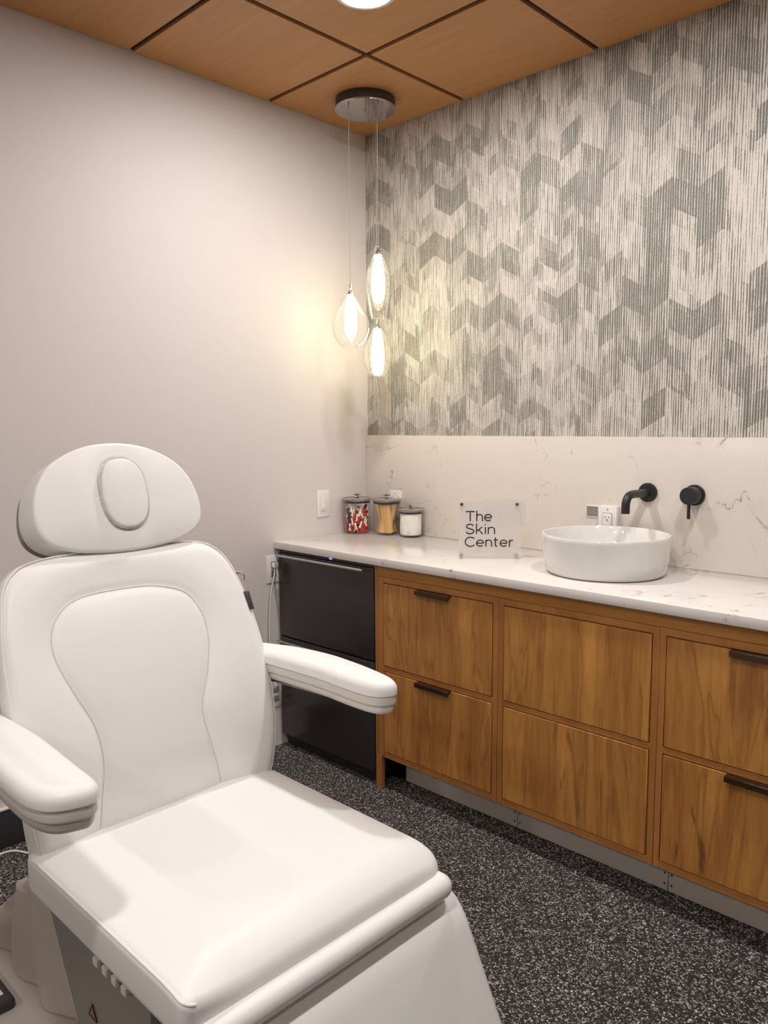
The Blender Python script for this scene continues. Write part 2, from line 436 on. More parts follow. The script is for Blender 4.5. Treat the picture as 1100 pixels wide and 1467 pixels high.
# ------------------------------------------------------------------ fridge
fr = empty('drawer_fridge', (.3, -.28, 0), 'black undercounter fridge with two drawers in the corner beside the white wall', 'fridge')
b = bmesh.new(); box(b, .008, .597, -.535, -.02, .03, CT-.035, .003); obj('body', b, M['fridge_dark'], fr)
b = bmesh.new(); box(b, .01, .595, -.53, -.50, 0, .05, .002); obj('plinth', b, M['fridge_dark'], fr)
for z0, z1, hz in ((.506, .872, .866), (.055, .500, .490)):
    d = obj('door', box(bmesh.new(), .010, .595, -.562, -.536, z0, z1, .004), M['fridge'], fr)
    b = bmesh.new(); tube(b, [(.035, -.598, hz), (.57, -.598, hz)], .0052, 12)
    for xx in (.075, .53): tube(b, [(xx, -.598, hz), (xx, -.560, hz)], .0045, 10)
    obj('handle', b, M['steel'], d)
b = bmesh.new(); box(b, .010, .595, -.556, -.536, .874, .888, .001, 1); cp = obj('control_strip', b, M['darkp'], fr)
b = bmesh.new(); box(b, .335, .352, -.5575, -.555, .878, .884, .0005, 1); obj('indicator_light', b, M['blue_led'], cp)

# ------------------------------------------------------------------ basin and taps
bx, by, bR = 1.402, -.262, .211
b = bmesh.new(); z = CT+.0005
lathe(b, [(0, z+.003), (bR-.05, z+.003), (bR-.032, z), (bR-.020, z+.003), (bR-.012, z+.014), (bR-.006, z+.05), (bR-.001, z+.118), (bR-.0005, z+.128), (bR-.003, z+.132), (bR-.0075, z+.132), (bR-.010, z+.128), (bR-.014, z+.09), (bR-.022, z+.05), (bR-.045, z+.026), (bR-.09, z+.017), (.03, z+.013), (.026, z+.010), (0, z+.010)], (bx, by, 0), 96)
o = obj('vessel_basin', b, M['ceramic'], origin=(bx, by, CT)); tag(o, 'round white ceramic vessel basin sitting on the countertop below the black taps', 'basin')
b = bmesh.new(); lathe(b, [(0, z+.014), (.018, z+.014), (.022, z+.012), (.022, z+.0105), (0, z+.0105)], (bx, by, 0), 32); obj('drain', b, M['chrome'], o)
ROT = Matrix.Rotation(PI/2, 4, 'X')      # lathe axis z -> -y
sp = empty('wall_spout', (1.430, -.012, 1.176), 'matt black wall-mounted tap spout curving down over the round basin', 'tap')
b = bmesh.new(); lathe(b, [(0, 0), (.034, 0), (.034, .010), (.032, .0125), (0, .0125)], (1.430, -.0125, 1.176), 48, ROT); obj('escutcheon', b, M['black'], sp)
b = bmesh.new()
tube(b, crv([(1.430, -.02, 1.176), (1.430, -.08, 1.176), (1.430, -.130, 1.177), (1.430, -.160, 1.172), (1.430, -.176, 1.156), (1.430, -.180, 1.14), (1.430, -.180, 1.114)], 6), .0145, 24)
obj('spout', b, M['black'], sp)
vv = empty('tap_valve', (1.597, -.012, 1.176), 'matt black round tap valve with a thin lever pointing down, right of the spout', 'tap')
b = bmesh.new(); lathe(b, [(0, 0), (.036, 0), (.036, .008), (.034, .010), (0, .010)], (1.597, -.0125, 1.176), 48, ROT); obj('escutcheon', b, M['black'], vv)
b = bmesh.new(); lathe(b, [(0, 0), (.030, 0), (.030, .046), (.028, .049), (0, .049)], (1.597, -.022, 1.176), 48, ROT); kb = obj('body', b, M['black'], vv)
b = bmesh.new(); tube(b, [(1.597, -.060, 1.152), (1.597, -.060, 1.098)], .0058, 14); obj('lever', b, M['black'], vv)

# ------------------------------------------------------------------ outlets, switch
def duplex(bm_y, xc, zc, label, depth, name='wall_outlet'):
    e = empty(name, (xc, bm_y, zc), label, 'outlet')
    b = bmesh.new(); box(b, xc-.037, xc+.037, bm_y-depth, bm_y, zc-.062, zc+.062, .003); pl = obj('cover_plate', b, M['white'], e)
    b = bmesh.new(); box(b, xc-.017, xc+.017, bm_y-depth-.0025, bm_y-depth+.001, zc-.034, zc+.034, .001); rc = obj('receptacle', b, M['white'], e)
    y = bm_y-depth-.003
    for s in (-1, 1):
        c = zc+s*.0175; b = bmesh.new()
        box(b, xc-.0085, xc-.0062, y, y+.001, c-.002, c+.007); box(b, xc+.0062, xc+.0085, y, y+.001, c-.001, c+.006)
        lathe(b, [(0, 0), (.0028, 0), (.0028, .001), (0, .001)], (xc, y+.001, c-.008), 12, ROT)
        obj('socket', b, M['slit'], rc, smooth=False)
    b = bmesh.new(); box(b, xc-.019, xc+.019, bm_y-depth-.0004, bm_y-depth+.001, zc-.036, zc+.036); obj('surround', b, M['greyp'], e, smooth=False)
    for s in (-1, 1):
        b = bmesh.new(); lathe(b, [(0, 0), (.003, 0), (.003, .001), (0, .001)], (xc, bm_y-depth, zc+s*.049), 12, ROT); obj('screw', b, M['steel'], e)
    return e
duplex(-.012, 1.286, 1.058, 'white duplex socket on the backsplash, partly hidden behind the round basin', .024)
duplex(-.012, .200, 1.055, 'white duplex socket on the backsplash, behind the jar of wooden sticks', .008)
st = empty('wall_label', (1.213, -.012, 1.093), 'small grey printed label in a white frame beside the socket near the basin', 'label')
b = bmesh.new(); box(b, 1.186, 1.240, -.0155, -.012, 1.070, 1.117, .001); obj('frame', b, M['white'], st)
b = bmesh.new(); box(b, 1.190, 1.236, -.0165, -.015, 1.075, 1.112); obj('face', b, M['greyp'], st, smooth=False)
b = bmesh.new(); box(b, 1.1935, 1.2325, -.0170, -.0155, 1.078, 1.109); obj('print', b, M['grey_label'], st, smooth=False)
sw = empty('light_switch', (0, -.292, 1.064), 'white rocker light switch plate on the plain wall left of the jars', 'light switch')
b = bmesh.new(); box(b, 0, .006, -.331, -.255, 1.003, 1.126, .0025); obj('cover_plate', b, M['white'], sw)
b = bmesh.new(); box(b, .004, .0085, -.310, -.278, 1.030, 1.099, .001); rk = obj('rocker', b, M['white'], sw)
b = bmesh.new(); box(b, .005, .0068, -.3115, -.2765, 1.0285, 1.1005); obj('surround', b, M['thread'], sw, smooth=False)
b = bmesh.new(); box(b, .008, .0112, -.304, -.284, 1.034, 1.062, .001); obj('dimmer_paddle', b, M['white'], rk)

# socket plates low on the left wall, with white cords
def wall_plate(name, yc, zc, label, cat):
    e = empty(name, (0, yc, zc), label, cat)
    b = bmesh.new(); box(b, 0, .006, yc-.037, yc+.037, zc-.06, zc+.06, .0025); pl = obj('cover_plate', b, M['white'], e)
    for s in (-1, 1):
        b = bmesh.new(); box(b, .005, .0085, yc-.014, yc+.014, zc+s*.02-.014, zc+s*.02+.014, .002); obj('socket', b, M['greyp'], e)
    return e
wall_plate('wall_outlet', -.588, .80, 'white socket plate on the plain wall left of the black fridge', 'outlet')
wall_plate('wall_outlet', -.588, .24, 'white plate low on the plain wall, just below the far armrest', 'outlet')
b = bmesh.new()
box(b, .009, .030, -.602, -.580, .808, .83, .004)
tube(b, crv([(.02, -.591, .81), (.022, -.598, .77), (.016, -.612, .70), (.013, -.620, .60), (.012, -.622, .48), (.012, -.615, .36), (.013, -.600, .27)], 8), .0028, 8)
o = obj('power_cord', b, M['white'], origin=(.01, -.603, .80)); tag(o, 'white power cord hanging down the plain wall left of the fridge', 'cord')
b = bmesh.new()
tube(b, crv([(.30, -2.30, .004), (.16, -2.02, .004), (.075, -1.86, .004), (.045, -1.77, .004), (.085, -1.725, .004), (.20, -1.70, .004), (.40, -1.78, .004)], 8), .0035, 8)
o = obj('floor_cable', b, M['white'], origin=(.06, -1.76, 0)); tag(o, 'white cable lying on the flecked floor behind the near armrest', 'cable')

# ------------------------------------------------------------------ jars
def jar(cx, cy, r, h, label, small=False):
    e = empty('storage_jar', (cx, cy, CT), label, 'jar', 'glass jars with metal-rimmed lids on the worktop')
    z = CT+.0005; b = bmesh.new()
    lathe(b, [(0, z), (r-.004, z), (r, z+.004), (r, z+h-.004), (r-.001, z+h), (r-.0028, z+h), (r-.003, z+h-.004), (r-.003, z+.012), (r-.006, z+.009), (0, z+.008)], (cx, cy, 0), 56)
    obj('body', b, M['jarglass'], e)
    R = r*1.10; b = bmesh.new()
    lathe(b, [(0, z+h+.0005), (r-.006, z+h+.0005), (r-.002, z+h+.001), (R, z+h+.010), (R+.0005, z+h+.012), (R-.002, z+h+.0135), (r*.4, z+h+.0155), (0, z+h+.016)], (cx, cy, 0), 56)
    ld = obj('lid', b, M['lidglass'], e)
    b = bmesh.new(); lathe(b, [(R-.003, z+h+.0095), (R+.001, z+h+.0098), (R+.0012, z+h+.0128), (R-.003, z+h+.0142), (R-.003, z+h+.0095)], (cx, cy, 0), 56); obj('rim', b, M['steel'], ld)
    b = bmesh.new(); lathe(b, [(r-.0055, z+h-.008), (r-.0032, z+h-.008), (r-.0032, z+h+.0004), (r-.0055, z+h+.0004), (r-.0055, z+h-.008)], (cx, cy, 0), 56); obj('seal', b, M['navy'], ld)
    k = r*.30; b = bmesh.new(); q = z+h+.0155
    lathe(b, [(0, q), (k*.75, q), (k*.42, q+.004), (k*.36, q+.009), (k*.85, q+.0125), (k, q+.0155), (k*.9, q+.019), (0, q+.0195)], (cx, cy, 0), 32); obj('knob', b, M['chrome'], ld)
J1 = (.074, -.146); J2 = (.206, -.085); J3 = (.347, -.076)
jar(*J1, .064, .150, 'glass jar holding red and white picks, nearest the light switch')
jar(*J2, .064, .150, 'glass jar full of wooden sticks, middle of the three jars')
jar(*J3, .054, .114, 'smallest glass jar, holding white cotton, right of the wooden sticks')
# wooden sticks, leaning
def stick_mesh():
    b = bmesh.new(); w, L = .0078, .130
    poly = [(-w, 0+.006), (-w*.7, .002), (0, 0), (w*.7, .002), (w, .006), (w, L-.006), (w*.7, L-.002), (0, L), (-w*.7, L-.002), (-w, L-.006)]
    prism(b, poly, lambda a, c: (a, -.0008, c), lambda a, c: (a, .0008, c))
    return b
first = obj('wooden_stick', stick_mesh(), M['birch'], origin=(0, 0, 0))
cam_dir = Vector((.70, -.71, 0)); side = Vector((.71, .70, 0))
n = 0
for row, (d, cnt) in enumerate(((.044, 7), (.030, 9), (.012, 10), (-.010, 10))):
    for i in range(cnt):
        o = first if n == 0 else first.copy()
        if n: COL.objects.link(o)
        n += 1
        half = math.sqrt(.0575**2-d*d)-.004; lean = random.uniform(.13, .24)*half/.05*(1, -1, 1, -1)[row]
        lo, hi = -half+.009+max(0, math.sin(lean))*.126, half-.009+min(0, math.sin(lean))*.126
        base = Vector((J2[0], J2[1], CT+.0105))+cam_dir*(d+.0035*(i % 3))+side*(lo+(hi-lo)*(i+.5)/cnt)
        rz = math.atan2(side.y, side.x)
        tl = Matrix.Rotation(-lean, 4, 'Y')
        o.matrix_world = Matrix.Translation(base) @ Matrix.Rotation(rz, 4, 'Z') @ tl @ Matrix.Rotation(random.uniform(-.1, .1), 4, 'Z')
        tag(o, 'flat pale wooden stick leaning inside the middle glass jar', 'stick', 'wooden sticks in the middle jar')
# picks: short coloured rods with a bead end
def pick(mat, name):
    b = bmesh.new(); tube(b, [(0, 0, -.014), (0, 0, .010)], .0042, 10)
    lathe(b, [(0, .009), (.0055, .011), (.0065, .015), (.0045, .019), (0, .020)], n=12); return obj(name, b, mat)
kinds = [(pick(M['red'], 'red_pick'), 'small red pick lying in the jar nearest the light switch', 'red picks in the first jar'),
         (pick(M['cotton'], 'white_pick'), 'small white pick lying in the jar nearest the light switch', 'white picks in the first jar'),
         (pick(M['navy'], 'blue_pick'), 'small dark blue pick lying in the jar nearest the light switch', 'dark blue picks in the first jar')]
used = [0, 0, 0]; z = CT+.020
for layer in range(8):
    for i in range(13):
        if layer == 7 and i % 2: continue
        k = 2 if random.random() < .13 else (1 if random.random() < .22+.10*layer else 0)
        src, lab, grp = kinds[k]
        o = src if used[k] == 0 else src.copy()
        if used[k]: COL.objects.link(o)
        used[k] += 1
        if i < 4: rr, an = .017, i*PI/2+layer
        else: rr, an = .046, (i-4)*2*PI/9+layer*.5
        o.matrix_world = Matrix.Translation((J1[0]+rr*math.cos(an), J1[1]+rr*math.sin(an), z)) @ Matrix.Rotation(an, 4, 'Z') @ Matrix.Rotation(random.choice([.2, -.2, .5, 2.8, 3.3]), 4, 'X') @ Matrix.Rotation(random.uniform(-.15, .15), 4, 'Y')
        tag(o, lab, 'pick', grp)
    z += .0135
b = bmesh.new(); z = CT+.0105
lathe(b, [(0, z), (.042, z), (.0475, z+.006), (.0485, z+.03), (.0478, z+.06), (.0485, z+.088), (.045, z+.098), (0, z+.099)], (J3[0], J3[1], 0), 40)
for v in b.verts:
    a = math.atan2(v.co.y-J3[1], v.co.x-J3[0]); s = 1+.02*math.sin(7*a+v.co.z*40); v.co.x = J3[0]+(v.co.x-J3[0])*s; v.co.y = J3[1]+(v.co.y-J3[1])*s
o = obj('cotton_roll', b, M['cotton'], origin=(J3[0], J3[1], z)); tag(o, 'thick white roll of cotton filling the smallest glass jar', 'cotton')

# ------------------------------------------------------------------ the sign
bl = Vector((.866, -.382, 0)); br = Vector((1.042, -.232, 0)); W = (br-bl).length; e1 = (br-bl).normalized(); nn = Vector((e1.y, -e1.x, 0))
sgn = empty('acrylic_sign', ((bl.x+br.x)/2, (bl.y+br.y)/2, CT), 'frosted acrylic sign reading The Skin Center, standing on the countertop', 'sign')
SH = .218; Z0 = CT+.001
mp = lambda a, h, d: bl+e1*a+nn*d+Vector((0, 0, Z0+h))
def sbox(a0, a1, h0, h1, d0, d1, bev=.001):
    b = bmesh.new(); prism(b, [(a0, h0), (a1, h0), (a1, h1), (a0, h1)], lambda a, h: mp(a, h, d0), lambda a, h: mp(a, h, d1), bev); return b
obj('front_plate', sbox(0, W, 0, SH, 0, .004), M['acrylic'], sgn)
obj('back_plate', sbox(W*.40, W+.021, SH*.54, SH+.002, -.026, -.021), M['acrylic2'], sgn)
RS = Matrix(((e1.x, 0, nn.x, 0), (e1.y, 0, nn.y, 0), (0, 1, 0, 0), (0, 0, 0, 1)))
for a in (.011, W-.016):
    for h in (.012, SH-.014):
        b = bmesh.new(); lathe(b, [(0, -.020), (.005, -.020), (.005, .0045), (.0068, .0045), (.0068, .009), (.0058, .0105), (0, .0105)], mp(a, h, 0), 20, RS)
        obj('standoff', b, M['chrome'], sgn)
def arc(cx, cy, r, a0, a1, n=22, ry=None): return [(cx+r*math.cos(math.radians(a0+(a1-a0)*i/n)), cy+(ry or r)*math.sin(math.radians(a0+(a1-a0)*i/n))) for i in range(n+1)]
LET = {
 'T': (.80, [[(0, .96), (.80, .96)], [(.40, .96), (.40, 0)]]),
 'h': (.56, [[(.03, 1.06), (.03, 0)], [(.03, .42)]+arc(.28, .42, .25, 180, 0)[1:]+[(.53, 0)]]),
 'e': (.66, [[(.03, .36), (.62, .36)], arc(.33, .36, .31, 0, 318, 30)]),
 'S': (.68, [[tuple(p) for p in crv([(.62, .80), (.50, .93), (.34, .965), (.16, .92), (.08, .75), (.14, .60), (.34, .52), (.56, .43), (.645, .25), (.55, .08), (.34, .025), (.15, .07), (.03, .22)], 5)]]),
 'k': (.54, [[(.03, 1.06), (.03, 0)], [(.03, .27), (.48, .70)], [(.20, .43), (.52, 0)]]),
 'i': (.10, [[(.05, .70), (.05, 0)], [(.05, .99), (.05, .88)]]),
 'n': (.56, [[(.03, .70), (.03, 0)], [(.03, .42)]+arc(.28, .42, .25, 180, 0)[1:]+[(.53, 0)]]),
 'C': (.86, [arc(.49, .49, .46, 42, 318, 34)]),
 't': (.40, [[(.15, .94), (.15, .2)]+arc(.29, .18, .14, 180, 285, 8), [(0, .68), (.38, .68)]]),
 'r': (.36, [[(.03, .70), (.03, 0)], [(.03, .40), (.09, .56), (.20, .655), (.35, .67)]]),
}
def ribbon(bm, pts, w, f0, f1):
    pts = [Vector(p) for p in pts]; m = len(pts); A = []
    for i, p in enumerate(pts):
        d = (pts[min(m-1, i+1)]-pts[max(0, i-1)]).normalized(); s = Vector((-d.y, d.x))*w/2
        A.append([bm.verts.new(f(*(p+s*k))) for f, k in ((f0, 1), (f0, -1), (f1, -1), (f1, 1))])
    for a, c in zip(A, A[1:]):
        for k in range(4): bm.faces.new((a[k], a[(k+1) % 4], c[(k+1) % 4], c[k]))
    bm.faces.new(A[0]); bm.faces.new(A[-1][::-1])
b = bmesh.new(); CAP = .0375
pxm = W/89.5
for word, x0p, x1p, base in (('The', 10.2, 47.6, .1405), ('Skin', 10.2, 52.2, .0925), ('Center', 9.2, 78.5, .0445)):
    adv = 0; pos = []
    for ch in word: pos.append(adv); adv += LET[ch][0]+.15
    tot = adv-.15; target = (x1p-x0p)*pxm; sx = target/tot
    for ch, px_ in zip(word, pos):
        for stroke in LET[ch][1]:
            P = [(x0p*pxm+(px_+x_)*sx, base+y_*CAP) for x_, y_ in stroke]
            ribbon(b, P, .0046, lambda a, h: mp(a, h, .0042), lambda a, h: mp(a, h, .0050))
obj('lettering', b, M['ink'], sgn, smooth=False)

# ------------------------------------------------------------------ pendants
LAMPC = (1, .90, .55, 1)
PX, PY = .297, -.292
cn = empty('pendant_light', (PX, PY, H), 'round chrome ceiling canopy with three glass drop pendants hanging in the corner', 'pendant light')
b = bmesh.new(); lathe(b, [(0, H), (.121, H), (.122, H-.034), (0, H-.034)], (PX, PY, 0), 72); obj('canopy_box', b, M['darkp'], cn)
b = bmesh.new(); lathe(b, [(0, H-.0345), (.1225, H-.0345), (.1245, H-.036), (.1245, H-.0395), (.123, H-.041), (0, H-.041)], (PX, PY, 0), 72); cp = obj('canopy_plate', b, M['chrome'], cn)
b = bmesh.new(); lathe(b, [(0, H-.041), (.0045, H-.041), (.0045, H-.050), (0, H-.051)], (PX, PY, 0), 16); obj('ferrule', b, M['steel'], cp)
def emit_lamp(name, st):
    return emis(name, LAMPC, st)
M['lamp'] = emit_lamp('frosted_lamp_glass', 13)
def pendant(x, y, zt, inner, outer):
    b = bmesh.new(); lathe(b, [(0, H-.041), (.0045, H-.041), (.0045, H-.050), (0, H-.051)], (x, y, 0), 16); obj('ferrule', b, M['steel'], cp)
    b = bmesh.new(); tube(b, [(x, y, H-.05), (x, y, zt)], .0012, 6); obj('cable', b, M['cable'], cn)
    b = bmesh.new(); lathe(b, [(0, zt+.012), (.0035, zt+.012), (.0045, zt), (.0045, zt-.012), (.012, zt-.018), (.0135, zt-.022), (.0135, zt-.032), (0, zt-.032)], (x, y, 0), 24); sk = obj('socket', b, M['chrome'], cn)
    b = bmesh.new(); lathe(b, inner, (x, y, 0), 32); obj('diffuser', b, M['lamp'], cn)
    b = bmesh.new(); lathe(b, [(r_, z_) for r_, z_ in outer]+[(max(r_-.002, .001), z_) for r_, z_ in reversed(outer)], (x, y, 0), 48); obj('glass_shade', b, M['lampglass'], cn)
def prof(pts, per=5): return [(max(q.x, 0), q.y) for q in crv(pts, per)]
z = 1.947
pendant(.288, -.378, 1.985, prof([(.0, z+.008), (.012, z+.004), (.017, z-.02), (.024, z-.06), (.026, z-.10), (.022, z-.15), (.012, z-.166), (0, z-.17)]),
        prof([(.014, 1.962), (.022, 1.945), (.042, 1.915), (.068, 1.87), (.077, 1.83), (.070, 1.79), (.050, 1.757), (.036, 1.745)]))
z = 2.113
pendant(.379, -.307, 2.142, prof([(.0, z+.004), (.012, z), (.018, z-.03), (.026, z-.08), (.028, z-.12), (.025, z-.165), (.015, z-.19), (0, z-.196)]),
        prof([(.014, 2.122), (.024, 2.10), (.042, 2.055), (.050, 2.01), (.049, 1.96), (.040, 1.90), (.030, 1.853)]))
z = 1.835
pendant(.272, -.205, 1.862, prof([(.0, z+.004), (.012, z), (.019, z-.03), (.026, z-.08), (.028, z-.12), (.025, z-.17), (.018, z-.196), (0, z-.20)]),
        prof([(.014, 1.846), (.026, 1.82), (.048, 1.775), (.060, 1.735), (.058, 1.69), (.046, 1.65), (.035, 1.632)]))

# ------------------------------------------------------------------ downlights
DL = [(.868, -.852), (2.102, -.866), (2.102, -2.696), (3.322, -2.086), (2.102, -4.526), (.882, -4.526)]  # those behind the camera are unseen, added for shading on chair and cabinets
d0 = empty('recessed_downlight', (DL[0][0], DL[0][1], H), 'round recessed ceiling downlight in the wooden ceiling, at the top of the picture', 'downlight')
d0['label'] = 'bright round recessed downlight in the wooden ceiling near the pendant light'
b = bmesh.new(); lathe(b, [(.080, H-.001), (.094, H-.001), (.096, H-.004), (.082, H-.006), (.080, H-.001)], (*DL[0], 0), 56); obj('trim_ring', b, M['white'], d0)
b = bmesh.new(); lathe(b, [(0, H-.0035), (.080, H-.0035), (.080, H-.001), (0, H-.001)], (*DL[0], 0), 48); obj('lens', b, M['lens'], d0)
for i, (x, y) in enumerate(DL):
    li = bpy.data.lights.new('downlight_beam', 'AREA'); li.shape = 'DISK'; li.size = .15; li.energy = (19, 19, 22.5, 9.5, 18, 15)[i]; li.color = (1, .97, .945); li.spread = math.radians(180)
    lo = bpy.data.objects.new('downlight_beam', li); COL.objects.link(lo); lo.location = (x, y, H-.01)

# ------------------------------------------------------------------ treatment chair
YC = -1.785
ch = empty('treatment_chair', (1.3, YC, 0), 'large white padded reclining treatment chair with headrest and armrests', 'chair')
def finterp(tab):
    def f(z):
        if z <= tab[0][0]: (a, p), (b_, q) = tab[0], tab[1]
        elif z >= tab[-1][0]: (a, p), (b_, q) = tab[-2], tab[-1]
        else:
            for i in range(len(tab)-1):
                if tab[i][0] <= z <= tab[i+1][0]:
                    (a, p), (b_, q) = tab[i], tab[i+1]
                    m0 = ((tab[i+1][1]-tab[i-1][1])/(tab[i+1][0]-tab[i-1][0]) if i > 0 else (q-p)/(b_-a))
                    m1 = ((tab[i+2][1]-p)/(tab[i+2][0]-a) if i+2 < len(tab) else (q-p)/(b_-a))
                    t = (z-a)/(b_-a); d = b_-a
                    return (2*t**3-3*t*t+1)*p+(t**3-2*t*t+t)*d*m0+(-2*t**3+3*t*t)*q+(t**3-t*t)*d*m1
        return p+(q-p)*(z-a)/(b_-a)
    return f
fb = finterp([(.44, 1.140), (.54, 1.165), (.63, 1.172), (.71, 1.166), (.845, 1.125), (.995, 1.060), (1.08, 1.018), (1.16, .975)])
TH = math.radians(21); CB, SB = math.cos(TH), math.sin(TH)
mb_ = lambda a, b_, h: Vector((fb(b_)+h*CB, YC+a, b_+h*SB))
half = [(.475, .16), (.49, .245), (.53, .283), (.60, .300), (.70, .309), (.80, .313), (.90, .313), (.98, .306), (1.04, .294), (1.08, .282), (1.112, .258), (1.134, .215), (1.143, .12)]
outl = [(w, z_) for z_, w in half]+[(-w, z_) for z_, w in reversed(half)]
ob = [tuple(p) for p in crv(outl, 9, True)]
def dist_poly(P):
    P = [Vector(p[:2]) for p in P]
    def f(a, b_):
        q = Vector((a, b_)); best = 9
        for i in range(len(P)-1):
            s, e = P[i], P[i+1]; d = e-s; t = max(0, min(1, (q-s).dot(d)/max(d.dot(d), 1e-9))); best = min(best, (q-(s+d*t)).length)
        return best
    return f
seam = crv([(.155, .45), (.150, .53), (.128, .63), (.104, .755), (.137, .838), (.160, .90), (.167, .945), (.159, .985), (.129, 1.026), (.047, 1.050), (-.063, 1.053), (-.126, 1.047), (-.166, 1.030), (-.194, 1.000), (-.205, .963), (-.200, .92), (-.176, .853), (-.154, .799), (-.146, .750), (-.148, .70), (-.157, .64), (-.165, .53), (-.168, .45)], 4)
def pip(P, a, b_):
    c = False
    for i in range(len(P)):
        p, q = P[i-1], P[i]
        if (p[1] > b_) != (q[1] > b_) and a < (q[0]-p[0])*(b_-p[1])/(q[1]-p[1])+p[0]: c = not c
    return c
ds = dist_poly(seam)
def hback(a, b_):
    d = ds(a, b_); s = -.013-.004*math.exp(-(d/.009)**2)
    ins = pip(seam, a, b_)
    s += (.004 if ins else .011)*(1-math.exp(-(d/.045)**2))
    s += .011*math.exp(-((.31-abs(a))/.03)**2)*.5
    return s
b = bmesh.new(); cushion(b, ob, .085, .032, .03, .004, mb_, hback, rings=44)
bvh = BVHTree.FromBMesh(b)
bk = obj('backrest', b, M['vinyl'], ch, angle=80)
def on_back(a, b_, off=.0004):
    o_ = mb_(a, b_, .15); d = -Vector((CB, 0, SB)); h_ = bvh.ray_cast(o_, d)
    return h_[0]-d*off if h_[0] is not None else mb_(a, b_, 0)
b = bmesh.new(); tube(b, [on_back(p.x, p.y) for p in seam if p.y > .47], .0011, 6); obj('seam', b, M['thread'], bk)
b = bmesh.new(); tube(b, ring_curve(ob, .0035, -.0125, mb_), .0018, 6, True); obj('piping', b, M['vinyl'], bk)
# rear shell of the backrest
b = bmesh.new(); sh = [(a*.94, .475+(z_-.475)*.97+.008) for a, z_ in ob]
cushion(b, sh, .035, .006, .02, 0, lambda a, b_, h: mb_(a, b_, h-.083), rings=10); obj('back_shell', b, M['shell'], ch)
# small black tag on the side seam and a side hook
b = bmesh.new(); pz = .975
prism(b, [(-.022, -.004), (.022, -.004), (.022, .006), (-.022, .006)], lambda a, c: Vector((fb(pz+a)+c*.9-.004, YC+.293, pz+a)), lambda a, c: Vector((fb(pz+a)+c*.9-.004, YC+.3055, pz+a)), .0008)
obj('fabric_tag', b, M['darkp'], bk)
b = bmesh.new(); tube(b, crv([(.975, YC+.28, 1.035), (.975, YC+.333, 1.030), (.980, YC+.346, 1.022), (.982, YC+.342, 1.010)], 5), .0035, 8); obj('side_hook', b, M['steel'], ch)

# headrest
th = math.radians(17); ch_, sh_ = math.cos(th), math.sin(th)
HP = Vector((1.005, YC+.020, 1.102))
mh = lambda a, u_, h: HP+Vector((-sh_*u_+ch_*h, a, ch_*u_+sh_*h))
hw = [(0, .030), (.06, .033), (.12, .041), (.170, .057), (.198, .080), (.209, .112), (.207, .152), (.194, .195), (.165, .236), (.120, .266), (.065, .286), (0, .293)]
oh = crv([(a, u_) for a, u_ in hw]+[(-a, u_) for a, u_ in hw[-2:0:-1]], 10, True); oh = [tuple(p) for p in oh]
oval = [(.004+.056*math.copysign(abs(math.cos(t_))**.82, math.cos(t_)), .166+.084*math.copysign(abs(math.sin(t_))**.82, math.sin(t_))) for t_ in [2*PI*i/72 for i in range(72)]]
dov = dist_poly(oval+[oval[0]])
def in_oval(a, u_): return abs((a-.004)/.056)**2.4+abs((u_-.166)/.084)**2.4 < 1
def hhead(a, u_):
    d = dov(a, u_); s = -.006*math.exp(-(d/.004)**2)
    if in_oval(a, u_): s += .004*(1-math.exp(-(d/.02)**2))
    else: s -= .004*math.exp(-(d/.03)**2)
    return s
b = bmesh.new(); cushion(b, oh, .112, .009, .025, .010, mh, hhead, rings=70, seg=6)
bvh = BVHTree.FromBMesh(b)
hr = obj('headrest', b, M['vinyl'], ch, angle=80)
b = bmesh.new(); tube(b, ring_curve(oh, .0025, -.0085, mh), .0017, 6, True); obj('piping', b, M['thread'], hr)
b = bmesh.new(); oi = [(a*.985, .166+(u_-.166)*.99) for a, u_ in oval]
def on_head(a, u_, off):
    d = -(mh(0, 0, 1)-mh(0, 0, 0)); h_ = bvh.ray_cast(mh(a, u_, .1), d); return h_[0]-d*off if h_[0] is not None else mh(a, u_, 0)
b2 = bmesh.new(); cushion(b2, oi, .008, .006, .001, .004, lambda a, u_, h: mh(a, u_, h+.0165), rings=12, seg=5)
fi = obj('face_cushion', b2, M['vinyl'], hr, angle=80)
tube(b, [mh(a, u_, .0085) for a, u_ in [(a*1.02, .166+(u_-.166)*1.015) for a, u_ in oval]], .0012, 6, True); obj('face_cushion_seam', b, M['thread'], fi)
b = bmesh.new(); so = [(a*.97, .045+(u_-.045)*.96) for a, u_ in oh]
cushion(b, so, .02, .003, .008, 0, lambda a, u_, h: mh(a, u_, h-.112), rings=6); obj('headrest_shell', b, M['greyp'], ch)
b = bmesh.new()
for s in (-.05, .05): tube(b, [mh(s, .08, -.115), mh(s, -.06, -.095)], .008, 12)
obj('headrest_bracket', b, M['steel'], ch)

